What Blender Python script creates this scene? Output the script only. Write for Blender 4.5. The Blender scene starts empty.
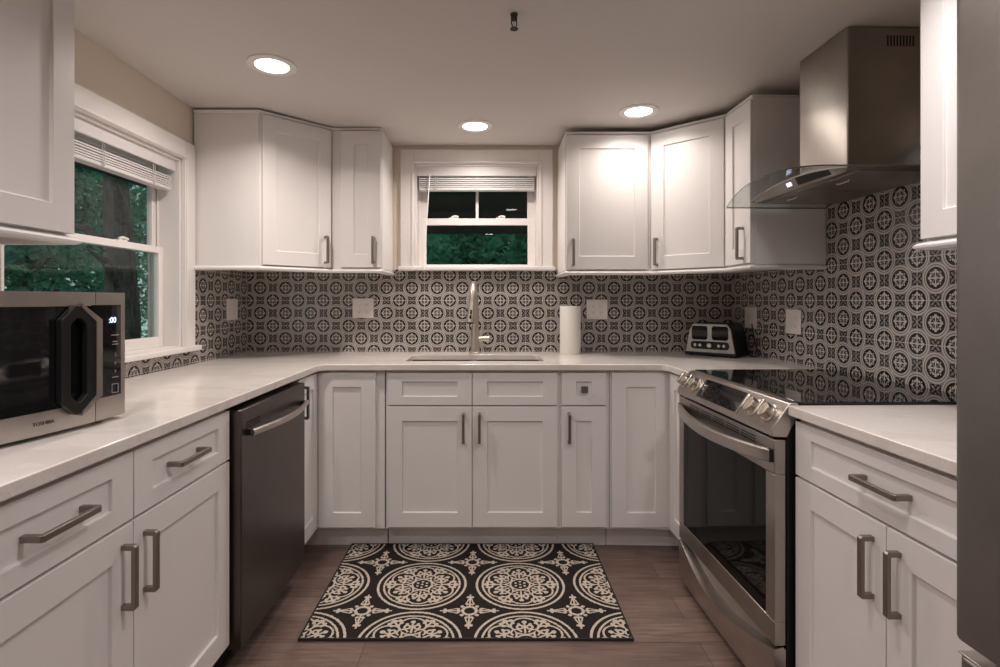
import bpy, bmesh, math, random
from mathutils import Vector, Matrix
random.seed(7)
PI = math.pi
scene = bpy.context.scene
col = scene.collection

# ------------------------------------------------------------------ camera, world, exposure
CAMH = 1.251
cam_d = bpy.data.cameras.new('camera')
cam = bpy.data.objects.new('camera', cam_d)
col.objects.link(cam)
cam.location = (0, 0, CAMH)
cam.rotation_euler = (PI / 2, 0, 0)
cam_d.sensor_width = 36
cam_d.lens = 540 / 1000 * 36
cam_d.shift_x = 0.011
cam_d.shift_y = -0.033
cam_d.clip_start = 0.02
scene.camera = cam
scene.view_settings.view_transform = 'Standard'
scene.view_settings.look = 'None'
scene.view_settings.gamma = 1
scene.view_settings.use_curve_mapping = False
scene.view_settings.exposure = 0.0
scene.cycles.use_denoising = True
scene.cycles.max_bounces = 10
scene.cycles.diffuse_bounces = 6
scene.cycles.glossy_bounces = 5
scene.cycles.transparent_max_bounces = 16
scene.cycles.sample_clamp_indirect = 6
world = bpy.data.worlds.new('world')
scene.world = world
world.use_nodes = True
wn = world.node_tree.nodes
wl = world.node_tree.links
bgn = wn['Background']
bgn.inputs[0].default_value = (0.44, 0.60, 0.58, 1)
bgn.inputs[1].default_value = 0.9
CAN_POWER = 8.5
REAR_FILL_POWER = 11.0
REAR_COL = (1.0, .925, .905)
LAMP_COL = (1.0, 0.885, 0.81)

# ------------------------------------------------------------------ dimensions
XL, YB, XR = -1.477, 3.30, 1.50
CT = 0.937            # counter top
CB = 0.907            # counter underside
TH_R = math.atan2(-1, 0.0259)
FR = {'L': ((XL, 0), PI / 2), 'B': ((0, YB), 0.0), 'R': ((XR, YB), TH_R)}


def P(run, s, d, z=0.0):
    (ox, oy), a = FR[run]
    return Vector((ox + s * math.cos(a) + d * math.sin(a), oy + s * math.sin(a) - d * math.cos(a), z))


def ceil_z(y):
    return 2.222 if y < 2 else 2.222 - 0.02 * (y - 2)


# ------------------------------------------------------------------ materials
class E:
    """arithmetic on node sockets"""
    def __init__(s, nt, k): s.nt, s.k = nt, k

    def _m(s, op, *a):
        n = s.nt.nodes.new('ShaderNodeMath')
        n.operation = op
        for i, v in enumerate(a):
            if isinstance(v, E): s.nt.links.new(v.k, n.inputs[i])
            else: n.inputs[i].default_value = v
        return E(s.nt, n.outputs[0])

    def __add__(s, o): return s._m('ADD', s, o)
    __radd__ = __add__
    def __sub__(s, o): return s._m('SUBTRACT', s, o)
    def __rsub__(s, o): return s._m('SUBTRACT', o, s)
    def __mul__(s, o): return s._m('MULTIPLY', s, o)
    __rmul__ = __mul__
    def __truediv__(s, o): return s._m('DIVIDE', s, o)
    def abs(s): return s._m('ABSOLUTE', s)
    def sqrt(s): return s._m('SQRT', s)
    def floor(s): return s._m('FLOOR', s)
    def frac(s): return s - s.floor()
    def cos(s): return s._m('COSINE', s)
    def sin(s): return s._m('SINE', s)
    def mn(s, o): return s._m('MINIMUM', s, o)
    def mx(s, o): return s._m('MAXIMUM', s, o)
    def lt(s, o): return s._m('LESS_THAN', s, o)
    def gt(s, o): return s._m('GREATER_THAN', s, o)
    def atan2(s, o): return s._m('ARCTAN2', s, o)
    def near(s, c, w): return (s - c).abs().lt(w)
    def inv(s): return 1.0 - s


def hyp(a, b): return (a * a + b * b).sqrt()


def mat(name, color=(.8, .8, .8), rough=.5, metal=0.0, **kw):
    m = bpy.data.materials.new(name)
    m.use_nodes = True
    b = m.node_tree.nodes['Principled BSDF']
    b.inputs['Base Color'].default_value = (*color, 1)
    b.inputs['Roughness'].default_value = rough
    b.inputs['Metallic'].default_value = metal
    for k, v in kw.items():
        b.inputs[k.replace('_', ' ')].default_value = v
    return m


def nd(m, t, **kw):
    n = m.node_tree.nodes.new(t)
    for k, v in kw.items(): setattr(n, k, v)
    return n


def bs(m): return m.node_tree.nodes['Principled BSDF']
def lk(m, a, b): m.node_tree.links.new(a, b)


def mixc(m, fac, a, b):
    n = nd(m, 'ShaderNodeMix', data_type='RGBA')
    if isinstance(fac, E): fac = fac.k
    lk(m, fac, n.inputs[0])
    for i, v in ((6, a), (7, b)):
        if isinstance(v, tuple): n.inputs[i].default_value = (*v, 1)
        else: lk(m, v, n.inputs[i])
    return n.outputs[2]


def noise(m, scale, stretch=(1, 1, 1), detail=3, rough=.5):
    tc = nd(m, 'ShaderNodeTexCoord')
    mp = nd(m, 'ShaderNodeMapping')
    mp.inputs['Scale'].default_value = stretch
    lk(m, tc.outputs['Object'], mp.inputs[0])
    n = nd(m, 'ShaderNodeTexNoise')
    n.inputs['Scale'].default_value = scale
    n.inputs['Detail'].default_value = detail
    n.inputs['Roughness'].default_value = rough
    lk(m, mp.outputs[0], n.inputs['Vector'])
    return n


def bump(m, height, strength, dist=.001):
    b = nd(m, 'ShaderNodeBump')
    b.inputs['Strength'].default_value = strength
    b.inputs['Distance'].default_value = dist
    lk(m, height, b.inputs['Height'])
    lk(m, b.outputs[0], bs(m).inputs['Normal'])


def mapr(m, sock, a, b, lo=.3, hi=.7):
    n = nd(m, 'ShaderNodeMapRange')
    n.inputs[1].default_value, n.inputs[2].default_value = lo, hi
    n.inputs[3].default_value, n.inputs[4].default_value = a, b
    lk(m, sock, n.inputs[0])
    return n.outputs[0]


M = {}
M['cab'] = mat('cabinet_paint', (.77, .745, .735), .38)
M['cabin'] = mat('cabinet_gap', (.05, .045, .04), .8)
M['wallp'] = mat('wall_paint', (.72, .64, .55), .6)
M['ceil'] = mat('ceiling_paint', (.66, .62, .59), .75)
M['trim'] = mat('trim_paint', (.80, .765, .75), .35)
M['blind'] = mat('blind_vinyl', (.70, .68, .68), .4)
M['plate'] = mat('outlet_plastic', (.72, .67, .64), .35)
M['blackp'] = mat('black_plastic', (.009, .009, .009), .45, Specular_IOR_Level=.3)
M['black'] = mat('black_matte', (.01, .01, .01), .7)
M['paper'] = mat('paper_towel', (.82, .80, .76), .9)
M['card'] = mat('cardboard', (.35, .25, .17), .9)
M['handle'] = mat('brushed_nickel', (.27, .235, .205), .36, .9)
M['chrome'] = mat('bright_chrome', (.66, .61, .55), .27, 1.0)
M['darkglass'] = mat('black_glass', (.008, .008, .009), .04)
M['ovenglass'] = mat('oven_glass', (.006, .006, .006), .05, Specular_IOR_Level=.12)
M['led'] = mat('display_lit', (.1, .1, .15), .4)
bs(M['led']).inputs['Emission Color'].default_value = (.62, .74, 1, 1)
bs(M['led']).inputs['Emission Strength'].default_value = 2.0
M['mark'] = mat('panel_marks', (.35, .35, .36), .5)
M['faint'] = mat('faint_marks', (.05, .05, .052), .3)
M['letters'] = mat('logo_letters', (.05, .04, .04), .5)
M['lamp'] = mat('lamp_diffuser', (1, 1, 1), .5)
bs(M['lamp']).inputs['Emission Color'].default_value = (1, .95, .88, 1)
bs(M['lamp']).inputs['Emission Strength'].default_value = 14.0
M['sink'] = mat('sink_steel', (.24, .21, .19), .38, 1.0)
M['grip'] = mat('rug_edge', (.02, .017, .016), .95)


def steel(name, c, r, stretch, amt=.05, bs_=.03, aniso=0.0):
    m = mat(name, c, r, 1.0, Anisotropic=aniso)
    bs(m).inputs['Anisotropic Rotation'].default_value = .25 if aniso else 0
    n = noise(m, 60, stretch, 3, .6)
    lk(m, mapr(m, n.outputs[0], r - amt * .5, r + amt), bs(m).inputs['Roughness'])
    c2 = tuple(x * .82 for x in c)
    n2 = noise(m, 3.0, (1, 1, 1), 4, .6)
    lk(m, mixc(m, mapr(m, n2.outputs[0], 0, 1, .35, .65), c, c2), bs(m).inputs['Base Color'])
    bump(m, n.outputs[0], bs_, .0004)
    return m


M['steel'] = steel('stainless', (.60, .555, .52), .30, (.6, .6, 14))
M['steelv'] = steel('stainless_vertical_grain', (.44, .405, .375), .33, (14, 14, .5))
M['steelh'] = steel('stainless_hood', (.38, .345, .315), .30, (.5, .5, 12), .015, .008, .85)
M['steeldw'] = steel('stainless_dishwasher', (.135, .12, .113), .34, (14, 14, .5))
M['fridge'] = steel('fridge_steel', (.34, .315, .30), .42, (10, 10, .6), .04)
M['faucet'] = steel('faucet_nickel', (.74, .67, .59), .36, (10, 10, 2), .03, .0)

# quartz
m = M['quartz'] = mat('quartz', (.76, .71, .67), .14)
n = noise(m, 260, (1, 1, 1), 2)
n2 = noise(m, 3.5, (1, 2.2, 1), 8, .62)
base = mixc(m, mapr(m, n.outputs[0], 0, 1, .56, .7), (.76, .715, .68), (.66, .61, .57))
lk(m, mixc(m, mapr(m, n2.outputs[0], 0, .5, .5, .56), base, (.66, .60, .55)), bs(m).inputs['Base Color'])

# floor planks
m = M['floor'] = mat('wood_planks', (.1, .07, .06), .36)
tc = nd(m, 'ShaderNodeTexCoord')
br = nd(m, 'ShaderNodeTexBrick')
br.offset = .37
for k, v in (('Scale', 1), ('Mortar Size', .0012), ('Brick Width', 1.22), ('Row Height', .152), ('Bias', 0)):
    br.inputs[k].default_value = v
br.inputs['Color1'].default_value = (.0, .0, .0, 1)
br.inputs['Color2'].default_value = (1, 1, 1, 1)
br.inputs['Mortar'].default_value = (0, 0, 0, 1)
lk(m, tc.outputs['Object'], br.inputs[0])
ng = noise(m, 5, (1.0, 14, 1), 8, .65)
ng2 = noise(m, 2.2, (1, 4, 1), 4, .6)
tone = mixc(m, br.outputs['Color'], (.165, .110, .090), (.25, .175, .145))
g1 = mixc(m, mapr(m, ng.outputs[0], 0, .85, .36, .66), tone, (.085, .055, .044))
g2 = mixc(m, mapr(m, ng2.outputs[0], 0, .45, .45, .75), g1, (.27, .19, .155))
lk(m, mixc(m, br.outputs['Fac'], g2, (.03, .02, .017)), bs(m).inputs['Base Color'])
lk(m, mapr(m, ng.outputs[0], .30, .46), bs(m).inputs['Roughness'])
bump(m, ng.outputs[0], .15, .002)


# patterned tile (lattice coordinates come from the slab's own x / z)
def tile_mat(name, x0, z0, t=.1541):
    m = mat(name, (.5, .5, .5), .22)
    nt = m.node_tree
    tc = nd(m, 'ShaderNodeTexCoord')
    sp = nd(m, 'ShaderNodeSeparateXYZ')
    lk(m, tc.outputs['Object'], sp.inputs[0])
    x = (E(nt, sp.outputs[0]) - x0) / t
    z = (E(nt, sp.outputs[2]) - z0) / t
    ax = (x + .5).frac() - .5
    az = (z + .5).frac() - .5
    bx = x.frac() - .5
    bz = z.frac() - .5
    ra, rb = hyp(ax, az), hyp(bx, bz)
    isb = rb.lt(ra)
    qx = ax + (bx - ax) * isb
    qz = az + (bz - az) * isb
    r = ra.mn(rb)
    aq, cq = qx.abs(), qz.abs()
    th = qz.atan2(qx)
    # black disc holding a light eight petalled flower
    ua, va = aq.mx(cq), aq.mn(cq)
    disc = r.lt(.246)
    bulb = hyp(ua - .160, va).lt(.040)
    curl = hyp(ua - .128, va - .062).lt(.029)
    stem = va.lt(.016) * ua.lt(.18)
    leaf = (aq - cq).abs().lt(.007) * r.lt(.17)
    tip = hyp(aq - .128, cq - .128).lt(.018)
    rim = r.near(.204, .006)
    heart = r.lt(.028)
    flower = bulb.mx(curl).mx(stem).mx(leaf).mx(tip).mx(heart)
    # light rings outside the disc
    rings_ = r.near(.268, .014).mx(r.near(.325, .019))
    gapl = r.near(.297, .010)
    # ornament in the gaps: four brackets round a leafed cross
    isx = (ax.abs()).gt(az.abs())
    cx = (x.frac() - .5)
    # gap centres sit at (.5,0) and (0,.5)
    g1x, g1z = cx, az
    g2x, g2z = ax, (z.frac() - .5)
    h1 = g1x.abs().mx(g1z.abs())
    h2 = g2x.abs().mx(g2z.abs())
    is2 = h2.lt(h1)
    gx = (g1x + (g2x - g1x) * is2).abs()
    gz = (g1z + (g2z - g1z) * is2).abs()
    h = gx.mx(gz)
    sq = h.lt(.140)
    lo_, hi_ = gx.mn(gz), gx.mx(gz)
    cross = (gx - gz).abs().lt(.021) * h.lt(.112)
    petal = hyp(gx - .070, gz - .070).lt(.029)
    mid_ = hi_.lt(.022)
    notch = hyp(hi_ - .118, lo_).lt(.026)
    orn = sq * cross.inv() * petal.inv() * mid_.inv() * notch.inv() * r.gt(.352)
    dark = (disc * flower.inv()).mx(orn)
    grout = ax.abs().mn(az.abs()).lt(.0075)
    nz = noise(m, 22, (1, 1, 1), 4)
    light = mixc(m, mapr(m, nz.outputs[0], 0, 1), (.53, .49, .46), (.45, .415, .39))
    c = mixc(m, rings_.mx(flower * disc), (.235, .213, .20), light)
    c = mixc(m, gapl, c, (.15, .132, .122))
    c = mixc(m, dark, c, (.018, .014, .013))
    c = mixc(m, grout * .8, c, (.50, .46, .43))
    lk(m, c, bs(m).inputs['Base Color'])
    lk(m, (grout * .5 + .2).k, bs(m).inputs['Roughness'])
    return m


# rug
def rug_mat():
    m = mat('rug_weave', (.5, .5, .5), .95)
    bs(m).inputs['Specular IOR Level'].default_value = .1
    nt = m.node_tree
    tc = nd(m, 'ShaderNodeTexCoord')
    sp = nd(m, 'ShaderNodeSeparateXYZ')
    lk(m, tc.outputs['Object'], sp.inputs[0])
    nz = noise(m, 130, (1, 1, 1), 1)
    wob = (E(nt, nz.outputs[0]) - .5) * .006
    X = E(nt, sp.outputs[0]) + wob
    Y = E(nt, sp.outputs[1]) + wob
    px, py, R = .428, .400, .196
    x = (((X / px) + .5).frac() - .5) * px / R
    y = (((Y / py) + .5).frac() - .5) * py / R
    r = hyp(x, y)
    th = y.atan2(x)
    s = 2 * PI / 6
    fold = ((th / s).frac() - .5) * s
    u, v = r * fold.cos(), (r * fold.sin()).abs()
    f2 = (((th / s) + .5).frac() - .5) * s
    u2, v2 = r * f2.cos(), (r * f2.sin()).abs()
    L = r.near(.965, .026).mx(r.near(.835, .022))
    inside = r.lt(.83)
    pet = hyp(u - .50, v).near(.265, .020)
    stem = v.lt(.020) * u.gt(.28) * u.lt(.62)
    tip = hyp(u - .63, v).lt(.050)
    side = hyp(u - .47, v - .095).near(.055, .022).mx(hyp(u - .56, v - .11).lt(.035))
    pet2 = hyp(u2 - .66, v2 - .05).near(.07, .026) * u2.gt(.60)
    pet2 = pet2.mx(v2.lt(.022) * u2.gt(.44) * u2.lt(.72)).mx(hyp(u2 - .72, v2 - .115).lt(.045))
    arc2 = hyp(u2 - .34, v2).near(.10, .020) * u2.gt(.30)
    core = r.near(.215, .018).mx(r.lt(.030)).mx(hyp(u - .115, v).lt(.030))
    tri = hyp(u - .895, v).lt(.001).mx(v2.lt(.060) * u2.gt(.76) * u2.lt(.79)).mx(hyp(u2 - .765, v2).lt(.045))
    ros = L.mx(inside * pet.mx(stem).mx(tip).mx(side).mx(pet2).mx(arc2).mx(core)).mx(tri)
    ros = ros * r.lt(1.0)
    # star between the rosettes
    a = ((X / px).frac() - .5) * px
    b = ((Y / py).frac() - .5) * py
    q = hyp(a, b)
    aa, bb = a.abs(), b.abs()
    lo, hi = aa.mn(bb), aa.mx(bb)
    st = q.near(.027, .006)
    st = st.mx((lo.lt(.0035) * hi.gt(.03) * hi.lt(.118)))
    st = st.mx(hyp(hi - .045, lo - .010).lt(.0065)).mx(hyp(lo - .030, hi - .030).lt(.008))
    st = st.mx(hyp(hi - .098, lo - .008).lt(.0075)).mx(((hi - .064) * .32 + lo - .0115).abs().lt(.0028) * hi.gt(.045) * hi.lt(.095))
    light = ros.mx(st * r.gt(1.0))
    fib = noise(m, 420, (1, 1, 1), 2)
    cl = mixc(m, mapr(m, fib.outputs[0], 0, 1), (.60, .52, .44), (.44, .38, .32))
    cd = mixc(m, mapr(m, fib.outputs[0], 0, 1), (.030, .024, .022), (.016, .013, .012))
    lk(m, mixc(m, light, cd, cl), bs(m).inputs['Base Color'])
    bump(m, fib.outputs[0], .5, .002)
    return m


M['rug'] = rug_mat()


def glass(name, tint, rough=0.0, ior=1.5):
    m = bpy.data.materials.new(name)
    m.use_nodes = True
    nt = m.node_tree
    nt.nodes.remove(nt.nodes['Principled BSDF'])
    out = nt.nodes['Material Output']
    tr = nt.nodes.new('ShaderNodeBsdfTransparent')
    tr.inputs[0].default_value = (*tint, 1)
    gl = nt.nodes.new('ShaderNodeBsdfGlossy')
    gl.inputs['Roughness'].default_value = rough
    fr = nt.nodes.new('ShaderNodeFresnel')
    fr.inputs[0].default_value = ior
    mx = nt.nodes.new('ShaderNodeMixShader')
    ge = nt.nodes.new('ShaderNodeNewGeometry')
    nt.links.new((E(nt, fr.outputs[0]) * (1.0 - E(nt, ge.outputs['Backfacing']))).k, mx.inputs[0])
    nt.links.new(tr.outputs[0], mx.inputs[1])
    nt.links.new(gl.outputs[0], mx.inputs[2])
    nt.links.new(mx.outputs[0], out.inputs[0])
    return m


M['pane'] = glass('window_glass', (.93, .97, .96))
M['hoodglass'] = glass('hood_glass', (.84, .86, .85), 0, 1.3)
M['glassedge'] = mat('glass_edge', (.035, .042, .038), .15)

m = M['leaf'] = mat('leaves', (.05, .12, .06), .55)
n = noise(m, 2.3, (1, 1, 1), 3)
lc = mixc(m, mapr(m, n.outputs[0], 0, 1), (.02, .12, .075), (.15, .46, .29))
lk(m, lc, bs(m).inputs['Base Color'])
tn = nd(m, 'ShaderNodeBsdfTranslucent')
lk(m, lc, tn.inputs[0])
ms = nd(m, 'ShaderNodeMixShader')
ms.inputs[0].default_value = .4
lk(m, bs(m).outputs[0], ms.inputs[1])
lk(m, tn.outputs[0], ms.inputs[2])
lk(m, ms.outputs[0], m.node_tree.nodes['Material Output'].inputs[0])
m = M['bark'] = mat('bark', (.09, .07, .06), .9)
n = noise(m, 9, (3, 3, .6), 5)
lk(m, mixc(m, mapr(m, n.outputs[0], 0, 1), (.05, .04, .038), (.16, .13, .12)), bs(m).inputs['Base Color'])
M['soil'] = mat('garden_soil', (.03, .05, .025), .95)
M['siding'] = mat('eave_paint', (.10, .09, .085), .7)


# ------------------------------------------------------------------ mesh builder
class MB:
    def __init__(s): s.bm = bmesh.new()

    def box(s, x0, x1, y0, y1, z0, z1):
        v = [s.bm.verts.new(p) for p in ((x0, y0, z0), (x1, y0, z0), (x1, y1, z0), (x0, y1, z0),
                                         (x0, y0, z1), (x1, y0, z1), (x1, y1, z1), (x0, y1, z1))]
        for f in ((3, 2, 1, 0), (4, 5, 6, 7), (0, 1, 5, 4), (1, 2, 6, 5), (2, 3, 7, 6), (3, 0, 4, 7)):
            s.bm.faces.new([v[i] for i in f])
        return s

    def hexa(s, pts):
        v = [s.bm.verts.new(p) for p in pts]
        for f in ((3, 2, 1, 0), (4, 5, 6, 7), (0, 1, 5, 4), (1, 2, 6, 5), (2, 3, 7, 6), (3, 0, 4, 7)):
            s.bm.faces.new([v[i] for i in f])
        return s

    def prism(s, poly, fa, fb):
        """poly: 2-D points; fa / fb map a 2-D point to the two end positions"""
        a = [s.bm.verts.new(fa(*p)) for p in poly]
        b = [s.bm.verts.new(fb(*p)) for p in poly]
        n = len(poly)
        s.bm.faces.new(a[::-1])
        s.bm.faces.new(b)
        for i in range(n):
            s.bm.faces.new((a[i], a[(i + 1) % n], b[(i + 1) % n], b[i]))
        return s

    def rings(s, rings, cap=True, closed=False):
        R = [[s.bm.verts.new(p) for p in r] for r in rings]
        n = len(R[0])
        m = len(R)
        for i in range(m if closed else m - 1):
            A, B = R[i], R[(i + 1) % m]
            for j in range(n):
                s.bm.faces.new((A[j], A[(j + 1) % n], B[(j + 1) % n], B[j]))
        if cap and not closed:
            s.bm.faces.new(R[0][::-1])
            s.bm.faces.new(R[-1])
        return s

    def tube(s, pts, r, seg=12, flat=None, closed=False):
        pts = [Vector(p) for p in pts]
        rs = r if isinstance(r, (list, tuple)) else [r] * len(pts)
        out = []
        up = Vector((0, 0, 1))
        prev = None
        for i, p in enumerate(pts):
            a = pts[(i - 1) % len(pts)] if (i or closed) else p
            b = pts[(i + 1) % len(pts)] if (i < len(pts) - 1 or closed) else p
            t = (b - a).normalized()
            if prev is None:
                ref = up if abs(t.z) < .95 else Vector((0, 1, 0))
                n = (ref - t * ref.dot(t)).normalized()
            else:
                n = (prev - t * prev.dot(t)).normalized()
            prev = n
            bn = t.cross(n)
            fx, fy = (1, 1) if flat is None else flat
            out.append([p + (n * math.cos(2 * PI * k / seg) * fx + bn * math.sin(2 * PI * k / seg) * fy) * rs[i] for k in range(seg)])
        return s.rings(out, True, closed)

    def lathe(s, prof, seg=32, c=(0, 0, 0), axis='z', cap=True):
        out = []
        for r, h in prof:
            ring = []
            for k in range(seg):
                a = 2 * PI * k / seg
                q = (r * math.cos(a), r * math.sin(a))
                if axis == 'z': p = (c[0] + q[0], c[1] + q[1], c[2] + h)
                elif axis == 'y': p = (c[0] + q[0], c[1] - h, c[2] + q[1])
                else: p = (c[0] + h, c[1] + q[0], c[2] + q[1])
                ring.append(p)
            out.append(ring)
        return s.rings(out, cap)

    def build(s, name, material, parent=None, loc=(0, 0, 0), rot=(0, 0, 0), bevel=0, smooth=False, seg=2):
        bmesh.ops.recalc_face_normals(s.bm, faces=s.bm.faces)
        me = bpy.data.meshes.new(name)
        s.bm.to_mesh(me)
        s.bm.free()
        for m_ in (material if isinstance(material, (list, tuple)) else [material]):
            me.materials.append(M[m_] if isinstance(m_, str) else m_)
        o = bpy.data.objects.new(name, me)
        col.objects.link(o)
        o.location, o.rotation_euler = loc, rot
        if parent: o.parent = parent
        if smooth:
            for p in me.polygons: p.use_smooth = True
            me.set_sharp_from_angle(angle=math.radians(38))
        if bevel:
            b = o.modifiers.new('bevel', 'BEVEL')
            b.width, b.segments, b.limit_method = bevel, seg, 'ANGLE'
            b.angle_limit = math.radians(40)
            if not smooth:
                for p in me.polygons: p.use_smooth = True
                me.set_sharp_from_angle(angle=math.radians(38))
        return o


def empty(name, label, cat, loc, rz=0.0, group=None, kind=None):
    o = bpy.data.objects.new(name, None)
    o.empty_display_size = .05
    col.objects.link(o)
    o.location, o.rotation_euler = loc, (0, 0, rz)
    if kind: o['kind'] = kind
    if label: o['label'] = label
    if cat: o['category'] = cat
    if group: o['group'] = group
    return o


def place(run, s, z, name, label, cat, group=None, d=0.0, kind=None):
    return empty(name, label, cat, P(run, s, d, z), FR[run][1], group, kind)


def struct(o, label=None, cat=None):
    o['kind'] = 'structure'
    if label: o['label'] = label
    if cat: o['category'] = cat
    return o


def text_mesh(name, s, size, material, parent, loc, rot, depth=.0004):
    c = bpy.data.curves.new(name, 'FONT')
    c.body = s
    c.size = size
    c.extrude = depth
    c.align_x = 'CENTER'
    c.align_y = 'CENTER'
    t = bpy.data.objects.new(name, c)
    me = bpy.data.meshes.new_from_object(t)
    bpy.data.objects.remove(t)
    me.materials.clear()
    me.materials.append(M[material])
    o = bpy.data.objects.new(name, me)
    col.objects.link(o)
    o.parent = parent
    o.location, o.rotation_euler = loc, rot
    return o


# ================================================================== room shell
# floor
struct(MB().box(-1.6, 1.8, -2.6, 3.4, -.06, 0).build('floor', 'floor'), 'grey brown wood plank floor with planks running left to right', 'floor')
# ceiling: level towards the camera, dropping slightly towards the back wall
b = MB()
b.prism([(-2.7, ceil_z(0)), (2.0, ceil_z(2)), (3.45, ceil_z(3.45)), (3.45, 2.34), (-2.7, 2.34)],
        lambda y, z: (-1.62, y, z), lambda y, z: (1.82, y, z))
struct(b.build('ceiling', 'ceil'), 'plain off white ceiling with recessed lights', 'ceiling')

# left wall with its window opening (y 1.62-2.59, z 1.02-1.93)
LW = (1.62, 2.59, 1.02, 1.93)
b = MB()
x0, x1 = XL - .16, XL
b.box(x0, x1, -2.6, LW[0], 0, 2.30)
b.box(x0, x1, LW[1], 3.46, 0, 2.30)
b.box(x0, x1, LW[0], LW[1], 0, LW[2])
b.box(x0, x1, LW[0], LW[1], LW[3], 2.30)
struct(b.build('wall_left', 'wallp'), 'beige painted wall around the left window', 'wall')
# back wall with its window opening
BW = (-.455, .305, 1.449, 2.085)
b = MB()
b.box(XL, BW[0], YB, YB + .16, 0, 2.30)
b.box(BW[1], 1.66, YB, YB + .16, 0, 2.30)
b.box(BW[0], BW[1], YB, YB + .16, 0, BW[2])
b.box(BW[0], BW[1], YB, YB + .16, BW[3], 2.30)
struct(b.build('wall_back', 'wallp'), 'beige painted wall around the small window above the sink', 'wall')
# right wall, a degree and a half off square
o = MB().box(0, 5.95, 0, .12, 0, 2.30).build('wall_right', 'wallp', None, P('R', 0, 0), (0, 0, TH_R))
struct(o, 'painted wall behind the range and hood', 'wall')
struct(MB().box(-1.6, 1.8, -2.72, -2.6, 0, 2.30).build('wall_near', 'wallp'), 'beige wall behind the camera', 'wall')

# backsplash tiles: thin slabs on the walls
tz = CAMH
mt = tile_mat('tile_back', XL + .005, tz)
b = MB()
b.box(XL + .007, BW[0] - .09, YB - .007, YB, CT + .0005, 1.44)
b.box(BW[0] - .09, BW[1] + .09, YB - .007, YB, CT + .0005, 1.434)
b.box(BW[1] + .09, XR - .007, YB - .007, YB, CT + .0005, 1.44)
o = b.build('wall_back_tile', mt)
struct(o, 'black and grey patterned tile backsplash behind the sink', 'backsplash')
mt = tile_mat('tile_left', -.062 + .5 * .1541, tz)
b = MB()
# local frame of the left slab: x = distance from the back corner
b.box(0, .62, -.007, 0, CT + .0005, 1.44)
b.box(.62, 2.49, -.007, 0, CT + .0005, 1.004)
o = b.build('wall_left_tile', mt, None, (XL, YB, 0), (0, 0, PI / 2))
o.data.transform(Matrix.Scale(-1, 4, (1, 0, 0)))
o.data.flip_normals()
o.active_material = tile_mat('tile_left', -(.062 + .5 * .1541), tz)
struct(o, 'black and grey patterned tile backsplash under the left window', 'backsplash')
mt = tile_mat('tile_right', .136, tz, .1545)
b = MB()
b.box(0, 2.40, -.007, 0, CT + .0005, 1.44)
b.box(.875, 1.787, -.007, 0, 1.44, 1.80)
b.box(.91, 1.65, -.007, 0, .86, CT + .0005)
o = b.build('wall_right_tile', mt, None, P('R', 0, 0), (0, 0, TH_R))
struct(o, 'black and grey patterned tile backsplash behind the range', 'backsplash')


# ------------------------------------------------------------------ windows
def window(run, name, label, x0, x1, z0, z1, cas, top_out, muntin, stool_z, mid, st=.038, brl=.048, mr=.03):
    """local frame: x along the wall, y<0 into the room, wall surface y=0"""
    r = place(run, 0, 0, name, label, 'window', kind='structure')
    t = .022
    b = MB()
    for lo, hi in ((x0 - cas, x0), (x1, x1 + cas)):
        b.box(lo, hi, -t, 0, stool_z, top_out)
    b.box(x0, x1, -t, 0, z1, top_out)
    b.build('casing', 'trim', r, bevel=.003)
    b = MB()   # bead along the inner edge of the casing
    for lo, hi in ((x0 - .016, x0 - .004), (x1 + .004, x1 + .016)):
        b.box(lo, hi, -t - .005, -t, stool_z, z1 + .004)
    b.box(x0 - .016, x1 + .016, -t - .005, -t, z1 + .004, z1 + .016)
    b.build('casing_bead', 'trim', r, bevel=.002)
    b = MB()   # jamb lining
    b.box(x0, x0 + .012, 0, .15, z0, z1)
    b.box(x1 - .012, x1, 0, .15, z0, z1)
    b.box(x0 + .012, x1 - .012, 0, .15, z1 - .012, z1)
    b.box(x0 + .012, x1 - .012, 0, .15, z0, z0 + .012)
    for e in (x0 + .012, x1 - .024):
        b.box(e, e + .012, .098, .103, z0 + .012, z1 - .012)
        b.box(e, e + .012, .137, .142, z0 + .012, z1 - .012)
    b.build('jamb', 'trim', r, bevel=.001)
    b = MB().box(x0 - cas - .012, x1 + cas + .012, -.05, 0, stool_z - .026, stool_z)
    b.box(x0 + .001, x1 - .001, 0, .10, stool_z - .012, z0 + .0128)
    b.build('stool', 'trim', r, bevel=.006)
    yl = .103
    a0, a1 = x0 + .013, x1 - .013
    for nm, ya, yb, zb, zt, br_, tr_ in (('lower_sash', yl - .028, yl - .002, z0 + .013, mid + .012, brl, mr),
                                         ('upper_sash', yl + .004, yl + .030, mid - .015, z1 - .013, .03, .04)):
        b = MB()
        b.box(a0, a0 + st, ya, yb, zb, zt)
        b.box(a1 - st, a1, ya, yb, zb, zt)
        b.box(a0 + st, a1 - st, ya, yb, zb, zb + br_)
        b.box(a0 + st, a1 - st, ya, yb, zt - tr_, zt)
        if muntin and nm == 'upper_sash':
            c = (a0 + a1) / 2
            b.box(c - .009, c + .009, ya + .002, yb - .002, zb + br_, zt - tr_)
        s = b.build(nm, 'trim', r, bevel=.002)
        MB().box(a0 + st - .004, a1 - st + .004, (ya + yb) / 2 - .002, (ya + yb) / 2 + .002, zb + br_ - .004, zt - tr_ + .004).build('pane', 'pane', s)
    for f in (.30, .70):
        c = a0 + (a1 - a0) * f
        b = MB().box(c - .028, c + .028, yl - .026, yl - .006, mid + .012, mid + .018)
        b.tube([(c - .012, yl - .016, mid + .022), (c + .006, yl - .022, mid + .027), (c + .030, yl - .026, mid + .022)], .006, 8)
        b.build('sash_lock', 'trim', r, smooth=True)
    return r


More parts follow.
